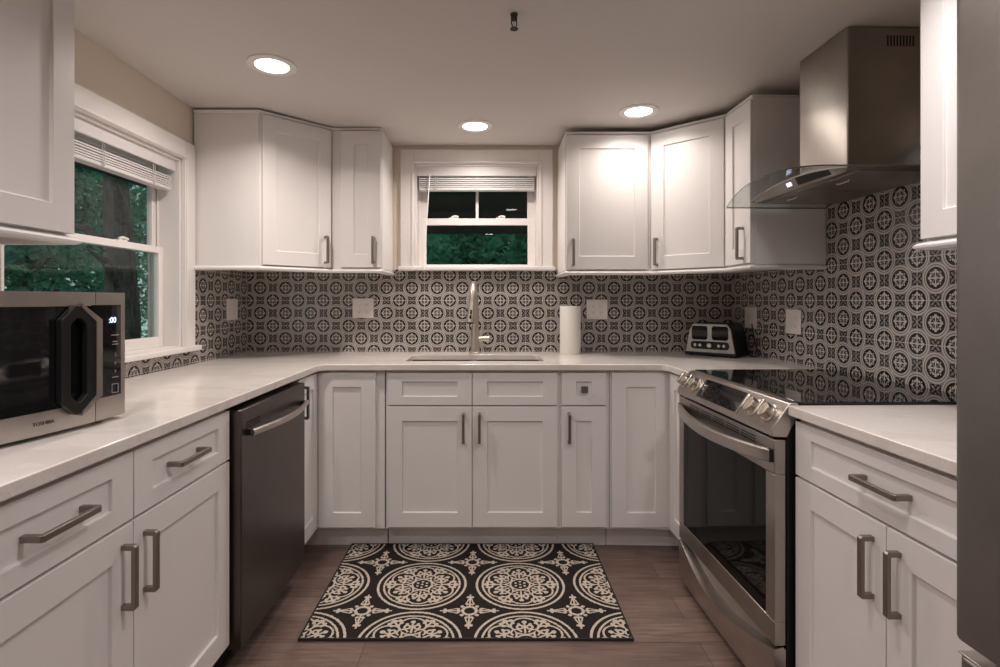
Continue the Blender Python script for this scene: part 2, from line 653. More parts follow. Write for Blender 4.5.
window('L', 'window_1', 'large double hung window in the left wall above the microwave', LW[0], LW[1], LW[2], LW[3], .088, 2.018, False, 1.031, 1.492)
window('B', 'window_2', 'small double hung window above the sink', BW[0], BW[1], BW[2], BW[3], .083, 2.168, True, 1.457, 1.752, .050, .014, .042)


def blind(run, name, label, x0, x1, zt, vh, st_z0, st_z1, y0, wand=None):
    r = place(run, 0, 0, name, label, 'blind')
    MB().box(x0, x1, y0, y0 + .012, zt - vh, zt).box(x0, x0 + .008, y0 + .012, y0 + .05, zt - vh, zt).box(
        x1 - .008, x1, y0 + .012, y0 + .05, zt - vh, zt).build('valance', 'blind', r, bevel=.002)
    MB().box(x0 + .01, x1 - .01, y0 + .014, y0 + .056, zt - .040, zt).build('head_rail', 'blind', r)
    b = MB()
    n = 5
    h = (st_z1 - st_z0 - .016) / n
    for i in range(n):
        z = st_z0 + .018 + i * h
        dy = .0015 * ((i * 7) % 3)
        b.box(x0 + .012, x1 - .012, y0 + .012 + dy, y0 + .058 + dy, z, z + h * .62)
    b.build('slats', 'blind', r, bevel=.001, seg=1)
    MB().box(x0 + .012, x1 - .012, y0 + .012, y0 + .060, st_z0, st_z0 + .016).build('bottom_rail', 'blind', r, bevel=.004)
    for f in (.16, .5, .84):
        b = MB()
        c = x0 + (x1 - x0) * f
        for e in (-.006, .006):
            b.tube([(c + e, y0 + .010, zt - .04), (c + e, y0 + .008, (st_z0 + st_z1) / 2), (c + e * .4, y0 + .009, st_z0 - .002)], .0014, 6)
        b.tube([(c - .012, y0 + .009, st_z0 + .018), (c, y0 + .004, st_z0 + .006), (c + .012, y0 + .009, st_z0 + .02), (c, y0 + .008, st_z0 + .034)], .0016, 6, closed=True)
        b.build('ladder_cord', 'blind', r, smooth=True)
    if wand:
        b = MB().tube([(wand[0], y0 - .004, zt - vh + .01), (wand[1], -.056, wand[2] + .03)], .0036, 8)
        b.tube([(wand[1], -.056, wand[2] + .032), (wand[1], -.0562, wand[2])], [.004, .0065], 8)
        b.build('wand', 'trim', r, smooth=True)
    return r


blind('L', 'window_blind', 'raised white slatted blind bunched at the top of the left window', LW[0] + .016, LW[1] - .016, 1.928, .062, 1.772, 1.840, .016)
blind('B', 'window_blind', 'raised white slatted blind at the top of the window above the sink', BW[0] + .014, BW[1] - .014, 2.078, .064, 1.928, 2.008, .006, (-.362, -.392, 1.435))


# ================================================================== cabinets
def shaker(w, h, t=.020, side=.072, tb=.072, rec=.009):
    b = MB()
    bm = b.bm
    def ring(x0, x1, z0, z1, y): return [bm.verts.new(p) for p in ((x0, y, z0), (x1, y, z0), (x1, y, z1), (x0, y, z1))]
    A = ring(0, w, 0, h, 0)
    B = ring(0, w, 0, h, -t)
    C = ring(side, w - side, tb, h - tb, -t)
    D = ring(side + .0015, w - side - .0015, tb + .0015, h - tb - .0015, -t + rec)
    bm.faces.new(A)
    for U, V in ((A, B), (B, C), (C, D)):
        for i in range(4): bm.faces.new((U[i], U[(i + 1) % 4], V[(i + 1) % 4], V[i]))
    bm.faces.new(D)
    return b


def pull(L, vertical, name='handle', parent=None, loc=(0, 0, 0), proj=.034, w=.013, material='handle'):
    """squared bar pull with feet swept into the bar, base on y=0"""
    b = MB()
    h = L / 2
    k = .010
    poly = [(-h, 0), (-h, -proj + k * .5), (-h + k * .5, -proj), (h - k * .5, -proj), (h, -proj + k * .5), (h, 0), (h - .012, 0), (h - .012, -proj + .011), (-h + .012, -proj + .011), (-h + .012, 0)]
    if vertical: b.prism(poly, lambda s, y: (-w / 2, y, s), lambda s, y: (w / 2, y, s))
    else: b.prism(poly, lambda s, y: (s, y, -w / 2), lambda s, y: (s, y, w / 2))
    return b.build(name, material, parent, loc, bevel=.0012)


G = .0018


def front(root, kind, x0, x1, z0, z1, depth, handle=None, rails=None):
    """a door or drawer front; handle = (x, z, length, vertical) or 'knob'"""
    w, h = x1 - x0 - 2 * G, z1 - z0 - 2 * G
    side, tb = rails or ((.072, .072) if kind == 'door' else (.072, .042))
    d = shaker(w, h, side=side, tb=tb).build(kind, 'cab', root, (x0 + G, -depth - .0005, z0 + G), bevel=.0015)
    if handle == 'knob':
        k = MB()
        k.box(-.006, .006, -.016, 0, -.006, .006)
        k.box(-.0165, .0165, -.028, -.016, -.0165, .0165)
        k.build('knob', 'handle', d, (w / 2, -.0115, h / 2), bevel=.0015)
    elif handle:
        hx, hz, L, vert = handle
        y = -.0205 if vert else -.0115
        pull(L, vert, 'handle', d, (hx - x0 - G, y, hz - z0 - G), proj=.034 if vert else .043)
    return d


def base_cabinet(run, s0, s1, label, fronts, group=None, depth=.61, hollow=False):
    w = s1 - s0
    r = place(run, s0, 0, 'base_cabinet', label, 'cabinet', group)
    b = MB()
    if hollow:      # open carcass, the sink bowls hang inside
        b.box(0, .016, -depth, -.002, .115, CB - .0015).box(w - .016, w, -depth, -.002, .115, CB - .0015)
        b.box(.016, w - .016, -depth, -depth + .018, .115, CB - .0015).box(.016, w - .016, -.010, -.002, .115, CB - .0015)
        b.box(.016, w - .016, -depth + .018, -.010, .115, .133)
    else:
        b.box(0, w, -depth, -.002, .115, CB - .0015)
    b.build('body', 'cab', r, bevel=.001)
    MB().box(0, w, -depth + .074, -.01, .001, .115).build('toe_kick', 'cab', r)
    for f in fronts: front(r, *f)
    return r


DZ = (.732, .894)
DR = (.128, .728)
D = .61
# left run: two drawers over two doors
base_cabinet('L', .838, 1.765, 'white base cabinet left of the dishwasher with two drawers over two doors', [
    ('drawer', .002, .449, *DZ, D, (.222, .815, .155, False)),
    ('drawer', .449, .925, *DZ, D, (.672, .815, .155, False)),
    ('door', .002, .449, *DR, D, (.449 - .040, .612, .150, True)),
    ('door', .449, .925, *DR, D, (.449 + .040, .612, .150, True))])
# sink base
base_cabinet('B', -.513, .349, 'white sink base cabinet with two false drawer fronts and two doors', [
    ('drawer', .009, .430, *DZ, D, None),
    ('drawer', .430, .853, *DZ, D, None),
    ('door', .009, .430, *DR, D, (.430 - .043, .624, .150, True)),
    ('door', .430, .853, *DR, D, (.430 + .036, .624, .150, True))], hollow=True)
base_cabinet('B', .350, .597, 'narrow white base cabinet right of the sink with one knobbed drawer over a door', [
    ('drawer', .008, .232, *DZ, D, 'knob'),
    ('door', .008, .232, *DR, D, (.045, .624, .150, True))])
# right run, beside the refrigerator
base_cabinet('R', 1.669, 2.392, 'white base cabinet between the range and refrigerator with one wide drawer over two doors', [
    ('drawer', .004, .718, *DZ, D, (.3525, .815, .150, False)),
    ('door', .004, .361, *DR, D, (.361 - .042, .612, .150, True)),
    ('door', .361, .718, *DR, D, (.361 + .040, .612, .150, True))])


def corner_base(label, left):
    """L-shaped corner cabinet with a folding door in the inside corner"""
    if left:
        r = empty('corner_base_cabinet', label, 'cabinet', (XL, YB, 0), 0)
        poly = [(0.002, -.002), (.958, -.002), (.958, -D), (D, -D), (D, -.903), (0.002, -.903)]
        kick = [(0.01, -.01), (.958, -.01), (.958, -D + .074), (D - .074, -D + .074), (D - .074, -.903), (0.01, -.903)]
    else:
        r = empty('corner_base_cabinet', label, 'cabinet', (XR, YB, 0), 0)
        k = .0259
        def q(u, v): return (v * k - u, -v - u * k)
        poly = [(-.899, -.002), q(.006, .002), q(.006, .895), q(D, .895), q(D, D), (-.899, -D)]
        kick = [(-.899, -.01), q(.01, .01), q(.01, .895), q(D - .074, .895), q(D - .074, D - .074), (-.899, -D + .074)]
    MB().prism(poly, lambda x, y: (x, y, .115), lambda x, y: (x, y, CB - .0015)).build('body', 'cab', r, bevel=.001)
    MB().prism(kick, lambda x, y: (x, y, .001), lambda x, y: (x, y, .115)).build('toe_kick', 'cab', r)
    return r


r = corner_base('white corner base cabinet left of the sink with a tall hinged door pair', True)
w = .285
d = shaker(w - G, .766).build('door', 'cab', r, (D + .0225, -D - .0005, .128), bevel=.0015)
d2 = shaker(.268, .766, side=.06).build('door', 'cab', r, (D + .0005, -.8985, .128), (0, 0, PI / 2), bevel=.0015)
pull(.150, True, 'handle', d2, (.040, -.0205, .660))
r = corner_base('white corner base cabinet right of the sink with a tall hinged door pair', False)
d = shaker(.288, .766).build('door', 'cab', r, (-.892, -D - .0005, .128), bevel=.0015)
q0 = P('R', D + .024, D + .0005, .128) - Vector((XR, YB, 0))
d2 = shaker(.258, .766, side=.06).build('door', 'cab', r, q0, (0, 0, TH_R), bevel=.0015)
pull(.150, True, 'handle', d2, (.222, -.0205, .660))

# ------------------------------------------------------------------ upper cabinets
UZ0, UZ1 = 1.430, 2.178
UB, UT = 1.425, 2.184
RAIL = [(0, 0), (-.030, 0), (-.034, .006), (-.034, .010), (-.022, .016), (-.022, .024), (0, .024)]


def sweep(path, name, root, prof, z, material='cab'):
    """moulding along a plan path (local x, y); outward = right of travel when prof y<0"""
    rings = []
    n = len(path)
    for i, p in enumerate(path):
        p = Vector(p)
        a = Vector(path[i - 1]) if i else None
        c = Vector(path[i + 1]) if i < n - 1 else None
        ds = [v.normalized() for v in ((p - a) if a else None, (c - p) if c else None) if v]
        nr = [Vector((v.y, -v.x)) for v in ds]
        m_ = sum(nr, Vector((0, 0)))
        m_.normalize()
        m_ = m_ / max(.3, m_.dot(nr[0]))
        rings.append([(p.x + m_.x * -o_, p.y + m_.y * -o_, z + zz) for o_, zz in prof])
    return MB().rings(rings).build(name, material, root)


def upper_mould(root, path, dz=0.0):
    prof = [(0.012, 0), (-.020, 0), (-.028, .005), (-.029, .011), (-.022, .017), (-.010, .022), (0.012, .022)]
    sweep(path, 'light_rail', root, prof, 1.4025)
    cr = [(0.012, 0), (-.004, 0), (-.010, .004), (-.012, .0135), (0.012, .0135)]
    sweep(path, 'crown', root, cr, UT + dz)


def upper_cabinet(run, s0, s1, label, doors, ends=(True, True), depth=.33, dz=0.0):
    w = s1 - s0
    r = place(run, s0, dz, 'wall_cabinet', label, 'cabinet')
    MB().box(0, w, -depth, -.0075, UB, UT + dz).build('body', 'cab', r, bevel=.001)
    for f in doors: front(r, *(f[:4] + (f[4] + dz,) + f[5:]))
    e0, e1 = (.016 if ends[0] else 0), (.016 if ends[1] else 0)
    path = [(e0, -.01)] if ends[0] else []
    path += [(e0, -depth), (w - e1, -depth)]
    if ends[1]: path += [(w - e1, -.01)]
    upper_mould(r, path, dz)
    return r


def uh(x): return (x, UZ0 + .095, .150, True)


# left near
upper_cabinet('L', 1.005, 1.470, 'white wall cabinet above the microwave left of the big window', [('door', 0.0, .465, UZ0, UZ1, .33, (.05, UZ0 + .095, .150, True))])
# back left small
r = upper_cabinet('B', -.866, -.587, 'narrow white wall cabinet just left of the window above the sink', [('door', .052, .277, UZ0, UZ1, .33, uh(.236))], ends=(False, True))
# back right
upper_cabinet('B', .418, .888, 'white wall cabinet just right of the window above the sink', [('door', .003, .452, UZ0, UZ1, .33, uh(.040))], ends=(True, False), dz=-.011)
# right narrow
upper_cabinet('R', .613, .872, 'narrow white wall cabinet right of the diagonal corner next to the hood', [('door', .012, .257, UZ0, UZ1, .33, uh(.190))], ends=(False, True), dz=-.011)
# right near
upper_cabinet('R', 1.790, 2.385, 'white wall cabinet between the range hood and refrigerator', [('door', .002, .292, UZ0, UZ1, .33, uh(.252)), ('door', .292, .578, UZ0, UZ1, .33, uh(.332))], dz=-.011)


def diag_cabinet(label, pts, A, B, handle_t, org, dz=0.0):
    """pts: plan polygon in world; A->B the diagonal front"""
    r = empty('corner_wall_cabinet', label, 'cabinet', (org[0], org[1], dz), 0)
    o2 = Vector(org)
    L = [Vector(p) - o2 for p in pts]
    MB().prism([tuple(p) for p in L], lambda x, y: (x, y, UB), lambda x, y: (x, y, UT + dz)).build('body', 'cab', r, bevel=.001)
    A, B = Vector(A) - o2, Vector(B) - o2
    t = (B - A)
    ln = t.length
    t.normalize()
    ang = math.atan2(t.y, t.x)
    m_ = .012
    w = ln - 2 * m_
    nr = Vector((t.y, -t.x)) * .0005
    d = shaker(w, UZ1 + dz - UZ0).build('door', 'cab', r, (A.x + t.x * m_ + nr.x, A.y + t.y * m_ + nr.y, UZ0), (0, 0, ang), bevel=.0015)
    hx = w - .036 if handle_t > 0 else .036
    pull(.150, True, 'handle', d, (hx, -.0205, .095))
    return r, L, A, B


A, B_ = (XL + .33, 2.69), (XL + .61, 2.97)
r, L, a, b_ = diag_cabinet('white diagonal corner wall cabinet to the left beside the big window',
    [(XL + .0075, YB - .0075), (XL + .0075, 2.69), A, B_, (XL + .61, YB - .0075)], A, B_, 1, (XL, YB))
upper_mould(r, [tuple(Vector((XL + .01, 2.69)) - Vector((XL, YB))), tuple(a), tuple(b_)])
MB().box(a.x - .03, a.x, -.61 - .004, -.61, UB, UT).build('stile', 'cab', r)
A2 = P('R', .61, .33)
C2 = P('R', .61, .0075)
K2 = P('R', 0.0075, .0075)
B2 = (.890, 2.97)
r, L, a, b_ = diag_cabinet('white diagonal corner wall cabinet to the right above the toaster',
    [(.890, YB - .0075), B2, (A2.x, A2.y), (C2.x, C2.y), (K2.x, YB - .0075)], B2, (A2.x, A2.y), -1, (XR, YB), -.011)
upper_mould(r, [tuple(a), tuple(b_)], -.011)

# ================================================================== countertops
SX0, SX1, SY0, SY1 = -.437, .287, 2.800, 3.125


def rounded_rect(x0, x1, y0, y1, r, n=5):
    out = []
    for cx, cy, a0 in ((x1 - r, y0 + r, -PI / 2), (x1 - r, y1 - r, 0), (x0 + r, y1 - r, PI / 2), (x0 + r, y0 + r, PI)):
        for i in range(n + 1):
            a = a0 + PI / 2 * i / n
            out.append((cx + r * math.cos(a), cy + r * math.sin(a)))
    return out


def slab_with_hole(outer, hole, z0, z1):
    b = MB()
    bm = b.bm
    def loop(pts, z): return [bm.verts.new((p[0], p[1], z)) for p in pts]
    for z in (z0, z1):
        O = loop(outer, z)
        H = loop(hole, z) if hole else []
        es = [bm.edges.new((O[i], O[(i + 1) % len(O)])) for i in range(len(O))]
        es += [bm.edges.new((H[i], H[(i + 1) % len(H)])) for i in range(len(H))]
        bmesh.ops.triangle_fill(bm, use_beauty=True, use_dissolve=False, edges=es)
        if z == z0: O0, H0 = O, H
    for A_, B_2 in ((O0, O), (H0, H)):
        n = len(A_)
        for i in range(n): bm.faces.new((A_[i], A_[(i + 1) % n], B_2[(i + 1) % n], B_2[i]))
    return b


def PR(v, u): p = P('R', v, u); return (p.x, p.y)


outer = [(XL + .0005, .82), (-.829, .82), (-.829, 2.585), (-.826, 2.612), (-.815, 2.634), (-.795, 2.648), (-.770, 2.652),
         (.825, 2.652), (.848, 2.648), (.862, 2.636), (.869, 2.615)]
outer += [PR(.700, .648), PR(.898, .648), PR(.898, .0005), (XR - .001, YB - .0005), (XL + .0005, YB - .0005)]
o = slab_with_hole(outer, rounded_rect(SX0, SX1, SY0, SY1, .03), CB, CT).build('countertop', 'quartz', bevel=.003)
o['label'] = 'white quartz countertop running round the left, sink and far right corner'
o['category'] = 'countertop'
outer = [PR(1.667, .648), PR(1.667, .0005), PR(2.394, .0005), PR(2.394, .648)]
o = slab_with_hole(outer, [], CB, CT).build('countertop', 'quartz', bevel=.003)
o['label'] = 'short white quartz countertop between the range and refrigerator'
o['category'] = 'countertop'

# ------------------------------------------------------------------ sink
r = empty('kitchen_sink', 'stainless double bowl sink set under the countertop', 'sink', ((SX0 + SX1) / 2, (SY0 + SY1) / 2, CB), 0)
hw, hd = (SX1 - SX0) / 2, (SY1 - SY0) / 2
xc = -.088 - (SX0 + SX1) / 2


def bowl(x0, x1, y0, y1, dep):
    b = MB()
    out = []
    for inset, z in ((-.012, -.0008), (0, -.0008), (.004, -dep * .9), (.03, -dep), ):
        rr = max(.02, .045 - inset * .2)
        out.append([(x, y, z) for x, y in rounded_rect(x0 + inset, x1 - inset, y0 + inset, y1 - inset, rr)])
    for inset, z in ((.028, -dep - .002), (-.002, -dep * .9), (-.012, -.003)):
        out.append([(x, y, z) for x, y in rounded_rect(x0 + inset, x1 - inset, y0 + inset, y1 - inset, .04)])
    R = [[b.bm.verts.new(p) for p in rg] for rg in out]
    n = len(R[0])
    for i in range(len(R)):
        if i == 3: continue
        A_, B_2 = R[i], R[(i + 1) % len(R)]
        for j in range(n): b.bm.faces.new((A_[j], A_[(j + 1) % n], B_2[(j + 1) % n], B_2[j]))
    b.bm.faces.new(R[3])
    b.bm.faces.new(R[4])
    return b


for x0, x1 in ((-hw - .004, xc - .010), (xc + .010, hw + .004)):
    bo = bowl(x0, x1, -hd - .004, hd + .004, .20).build('bowl', 'sink', r, smooth=True)
    MB().lathe([(.045, 0), (.045, .003), (.03, .004), (.0, .001)], 24, ((x0 + x1) / 2, 0, -.1995), cap=False).build('drain', 'chrome', bo, smooth=True)
MB().box(xc - .0105, xc + .0105, -hd, hd, -.018, -.001).build('divider', 'sink', r, bevel=.004)

# ------------------------------------------------------------------ faucet
r = empty('kitchen_faucet', 'brushed nickel pull down faucet standing behind the sink', 'faucet', (-.082, 3.205, CT), 0)
b = MB().lathe([(.032, 0.0005), (.032, .006), (.028, .010), (.026, .03), (.0235, .10), (.021, .18), (.0185, .26)], 28)
b.build('body', 'faucet', r, smooth=True)
pts = [(0, 0, .25), (0, -.001, .31)]
for i in range(13):
    a = PI * i / 12
    pts.append((-.012 * (1 - math.cos(a)) * .5, -.075 + .075 * math.cos(a), .335 + .075 * math.sin(a)))
pts.append((-.014, -.152, .30))
MB().tube(pts, [.0185, .0165] + [.0155] * 13 + [.0165], 20).build('spout', 'faucet', r, smooth=True)
sh = MB().tube([(-.014, -.152, .305), (-.016, -.155, .27), (-.021, -.160, .215), (-.023, -.163, .190)], [.0165, .019, .0225, .0235], 24).build('spray_head', 'faucet', r, smooth=True)
MB().tube([(-.023, -.163, .1905), (-.0232, -.1632, .184)], [.0215, .019], 24).build('nozzle', 'blackp', sh, smooth=True)
MB().tube([(-.0185, -.1805, .262), (-.019, -.182, .238)], [.0055, .0055], 10, flat=(1, 1)).build('spray_button', 'blackp', sh, smooth=True)
MB().tube([(-.021, -.185, .232), (-.022, -.1875, .212)], [.0065, .0065], 10).build('spray_button', 'blackp', sh, smooth=True)
lv = MB().tube([(.012, 0, .085), (.050, 0, .087), (.083, 0, .088)], [.0135, .0145, .0145], 20).build('side_handle', 'faucet', r, smooth=True)
MB().tube([(.074, 0, .095), (.076, -.004, .135), (.078, -.010, .175)], [.0045, .0055, .009], 12, flat=(.6, 1)).build('lever', 'chrome', lv, smooth=True)

# ------------------------------------------------------------------ paper towels
r = empty('paper_towel_roll', 'white roll of paper towels standing right of the faucet', 'paper towels', (.482, 3.205, CT + .0005), 0)
b = MB()
for k in range(1): pass
prof_o, prof_i = [], []
seg = 64
rings = []
for z, dr in ((0, -.001), (.003, 0), (.140, .0006), (.277, 0), (.280, -.001)):
    rings.append([((.0605 + dr + .0006 * math.sin(5 * 2 * PI * k / seg)) * math.cos(2 * PI * k / seg), (.0605 + dr) * math.sin(2 * PI * k / seg), z) for k in range(seg)])
rings.append([(.022 * math.cos(2 * PI * k / seg), .022 * math.sin(2 * PI * k / seg), .280) for k in range(seg)])
rings.append([(.022 * math.cos(2 * PI * k / seg), .022 * math.sin(2 * PI * k / seg), 0) for k in range(seg)])
MB().rings(rings, closed=True).build('towels', 'paper', r, smooth=True)
MB().rings([[(q * math.cos(2 * PI * k / 32), q * math.sin(2 * PI * k / 32), z) for k in range(32)] for q, z in ((.0218, 0), (.0218, .2795), (.020, .2795), (.020, 0))], closed=True).build('core', 'card', r, smooth=True)
MB().box(.0609, .0618, -.002, .030, .002, .278).build('loose_edge', 'paper', r)


# ------------------------------------------------------------------ outlets
def socket_face(b, x, z, s=1.0):
    b.box(x - .017, x + .017, -.0085, -.006, z - .0145, z + .0145)
def slots(b, x, z):
    b.box(x - .0075, x - .0055, -.0088, -.0084, z - .001, z + .007)
    b.box(x + .0055, x + .0075, -.0088, -.0084, z - .001, z + .006)
    b.lathe([(.0024, 0), (.0024, .0004)], 10, (x, -.0084, z - .008), axis='y')


def outlet(run, s, z, gangs, label, nm='wall_outlet', cat='outlet'):
    r = place(run, s, z, nm, label, cat, d=.0075)
    w = .035 + .023 * (len(gangs) - 1) if len(gangs) > 1 else .035
    w = .0635 if len(gangs) == 2 else .0365
    MB().box(-w, w, -.006, 0, -.060, .060).build('cover_plate', 'plate', r, bevel=.003)
    for i, g in enumerate(gangs):
        x = 0 if len(gangs) == 1 else (-.023 if i == 0 else .023)
        if g == 'o':
            for zz in (-.0195, .0195):
                b = MB(); socket_face(b, x, zz)
                f = b.build('socket', 'plate', r, bevel=.002)
                b = MB(); slots(b, x, zz)
                b.build('slots', 'cabin', f)
        else:
            b = MB().box(x - .0165, x + .0165, -.0085, -.006, -.033, .033)
            b.build('rocker_switch', 'plate', r, bevel=.0015)


outlet('B', (363 - 489) * 3.29 / 540, 1.204, 'oo', 'wide double outlet plate on the back tile left of the sink')
outlet('B', (597 - 489) * 3.29 / 540, 1.197, 'oo', 'wide double outlet plate on the back tile behind the paper towels')
outlet('L', 1.477 * 540 / (489 - 230.3), 1.200, 'ss', 'light switch plate on the left wall tile near the corner', 'light_switch', 'light switch')
outlet('R', .215, 1.152, 'ss', 'light switch plate on the right wall tile just behind the toaster', 'light_switch', 'light switch')
outlet('R', .628, 1.146, 'so', 'outlet and switch plate on the right wall tile right of the toaster')

# ------------------------------------------------------------------ toaster
ang = math.atan2(-.20, .20)
r = empty('toaster', 'silver and black four slice toaster set diagonally in the right corner', 'toaster', (1.134, 3.122, CT + .0005), ang)
W_, Dp, H_ = .283, .195, .185
b = MB()
rings = []
for y, s, zt in ((0, 0, 0), (-.0, 0, 0)): pass
def tprof(i=0.0):
    return [(i, .018 + i), (.012 + i, .018 + i), (W_ - .012 - i, .018 + i), (W_ - i, .020 + i), (W_ - .024 - i, H_ - .03 - i), (W_ - .045 - i, H_ - i), (.045 + i, H_ - i), (.024 + i, H_ - .03 - i)]
b.prism(tprof(), lambda x, z: (x, .014, z), lambda x, z: (x, Dp, z))
b.build('body', 'blackp', r, bevel=.006)
MB().prism(tprof(.002), lambda x, z: (x, 0, z), lambda x, z: (x, .0145, z)).build('front_panel', 'steelv', r, bevel=.003)
MB().box(-.003, W_ + .003, -.003, Dp + .002, .006, .022).build('base', 'blackp', r, bevel=.004)
for x in (.02, W_ - .035):
    for y in (.02, Dp - .035): MB().lathe([(.009, 0), (.008, .007)], 14, (x + .007, y, 0)).build('foot', 'black', r)
for x0 in (.040, .154):
    wd = MB().prism(rounded_rect(x0, x0 + .090, .092, .170, .014), lambda x, z: (x, -.0015, z), lambda x, z: (x, .002, z)).build('lever_window', 'darkglass', r)
    MB().box(x0 + .038, x0 + .054, -.016, -.001, .150, .158).build('lever', 'blackp', wd, bevel=.002)
cp = MB().prism(rounded_rect(.034, .250, .040, .084, .020), lambda x, z: (x, -.002, z), lambda x, z: (x, .002, z)).build('control_strip', 'blackp', r)
for x in (.062, .090, .142, .196, .224):
    big = x == .142
    MB().lathe([(.013 if big else .009, 0), (.012 if big else .008, .008), (.0, .008)], 20, (x, -.002, .062), axis='y', cap=False).build('dial' if big else 'button', 'steel', cp, smooth=True)
MB().box(.05, .125, .03, Dp - .02, H_ - .0005, H_ + .0015).box(.158, .233, .03, Dp - .02, H_ - .0005, H_ + .0015).build('slot', 'black', r)
# its cord
pts = [P('R', .262, .024, CT + .004), P('R', .29, .05, CT + .004), P('R', .325, .04, CT + .004), P('R', .322, .016, CT + .012), P('R', .285, .014, CT + .05), P('R', .258, .016, CT + .11), P('R', .245, .020, 1.12)]
o = MB().tube([p - Vector((XR, YB, CT)) for p in pts], .003, 8).build('power_cord', 'blackp', None, (XR, YB, CT), smooth=True)
o['label'] = 'black power cord of the toaster running up the right wall'
o['category'] = 'cord'

# ------------------------------------------------------------------ microwave
fl, fr_ = Vector((-1.100, .960)), Vector((-.982, 1.455))
dv = (fr_ - fl)
MWW = dv.length
ang = math.atan2(dv.y, dv.x)
r = empty('microwave', 'stainless countertop microwave with black window beside the left window', 'microwave', (fl.x, fl.y, CT + .0005), ang)
MWH, MWD = .334, .36
MB().box(.004, MWW - .004, .016, MWD, .012, MWH - .002).build('body', 'steel', r, bevel=.004)
for x in (.04, MWW - .04):
    for y in (.05, MWD - .05): MB().lathe([(.014, 0), (.013, .0125)], 16, (x, y, 0)).build('foot', 'black', r)
# bowed door: the front follows an arc, deepest in the middle
def bow(x): return -.030 * (1 - ((x - MWW * .45) / (MWW * .56)) ** 2)
def bowed(name, x0, x1, z0, z1, material, parent, off=0.0, th=.016, n=12, bevel=0, hole=None):
    b = MB()
    if hole is None: strips = [(x0, x1, z0, z1)]
    else:
        hx0, hx1, hz0, hz1 = hole
        strips = [(x0, x1, z0, hz0), (x0, x1, hz1, z1), (x0, hx0, hz0, hz1), (hx1, x1, hz0, hz1)]
    for a0, a1, c0, c1 in strips:
        rg = []
        for i in range(n + 1):
            x = a0 + (a1 - a0) * i / n
            y = bow(x) - off
            rg.append([(x, y, c0), (x, y, c1), (x, y + th, c1), (x, y + th, c0)])
        b.rings(rg)
    return b.build(name, material, parent, bevel=bevel)
xs = MWW - .098          # seam between the door and control side
dr = bowed('door', 0, xs - .001, .010, MWH, 'steel', r, th=.05, hole=(-.001, xs - .004, .062, .300))
bowed('window', .0, xs - .004, .0625, .2995, 'darkglass', dr, off=-.002, th=.02)
bowed('control_side', xs + .001, MWW, .010, MWH, 'steel', r, th=.05)
cp = bowed('control_panel', xs - .012, MWW - .016, .066, .302, 'darkglass', r, off=.0012, th=.004)
# hexagonal loop handle
hxc, hzc = xs - .064, .172
def hexo(w, h, c): return [(-w, -h + c), (-w, h - c), (-w + c, h), (w - c, h), (w, h - c), (w, -h + c), (w - c, -h), (-w + c, -h)]
yb = bow(hxc)
Ho, Hi = hexo(.042, .130, .034), hexo(.020, .100, .016)
b = MB()
rg = []
for dy, H in ((-.002, Ho), (-.020, Ho), (-.020, Hi), (-.002, Hi)):
    rg.append([(hxc + x, yb + dy, hzc + z) for x, z in H])
b.rings(rg, closed=True)
hd_ = b.build('handle', 'blackp', dr, bevel=.002)
MB().prism([(0, -.090), (0, .090), (-.036, .124), (-.036, .134), (.016, .094), (.016, -.094), (-.036, -.134), (-.036, -.124)],
           lambda x, z: (hxc + .042 + x, yb - .022, hzc + z), lambda x, z: (hxc + .042 + x, yb - .004, hzc + z)).build('handle_trim', 'steel', hd_)
xm = (xs + .034 + MWW) / 2 - .006
ry = (PI / 2, 0, math.atan((bow(xm + .01) - bow(xm - .01)) / .02))
yy = bow(xm) - .0034
text_mesh('clock_digits', ':00', .021, 'led', cp, (xm - .008, yy, .262), ry)
for k, (z, w2) in enumerate(((.222, .022), (.205, .014), (.198, .018), (.112, .018))):
    MB().box(xm - w2 / 2, xm + w2 / 2, yy, yy + .0025, z, z + .0022).build('key_mark', 'mark', cp)
for z, g in ((.172, '3'), (.150, '6'), (.128, '9')):
    text_mesh('key_digit', g, .012, 'mark', cp, (xm, yy, z), ry)
MB().box(xm - .010, xm + .010, yy, yy + .0025, .072, .0735).box(xm - .010, xm + .010, yy, yy + .0025, .0945, .096).box(
    xm - .010, xm - .0085, yy, yy + .0025, .072, .096).box(xm + .0085, xm + .010, yy, yy + .0025, .072, .096).build('key_mark', 'mark', cp)
xt = xs - .135
text_mesh('logo', 'TOSHIBA', .0120, 'letters', dr, (xt, bow(xt) - .0006, .036), (PI / 2, 0, math.atan((bow(xt + .01) - bow(xt - .01)) / .02)), .0006)

# ------------------------------------------------------------------ dishwasher
r = place('L', 1.778, 0, 'dishwasher', 'stainless dishwasher with a curved bar handle in the left cabinet run', 'dishwasher')
w = .612
MB().box(.002, w - .002, -.600, -.03, .10, .895).build('tub', 'blackp', r)
MB().box(.006, w - .006, -.560, -.05, .001, .10).build('toe_kick', 'black', r)
dr = MB().box(0, w, -.662, -.602, .100, .889).build('door', 'steeldw', r, bevel=.004)
b = MB()
for k in range(3): b.box(.035, .145, -.6632, -.6618, .838 - k * .009, .8415 - k * .009)
b.build('vent_slots', 'black', dr)
pts = [(.045, -.662, .772), (.045, -.690, .774)]
n = 14
pts = []
for i in range(n + 1):
    t = i / n
    pts.append((.040 + t * .545, -.680 - .036 * math.sin(PI * t), .806))
hd_ = MB().tube(pts, (.0110), 14, flat=(1.1, .8)).build('handle', 'steel', dr, smooth=True)
for x in (.048, w - .042):
    MB().box(x - .007, x + .007, -.686, -.661, .796, .816).build('handle_mount', 'blackp', hd_, bevel=.002)

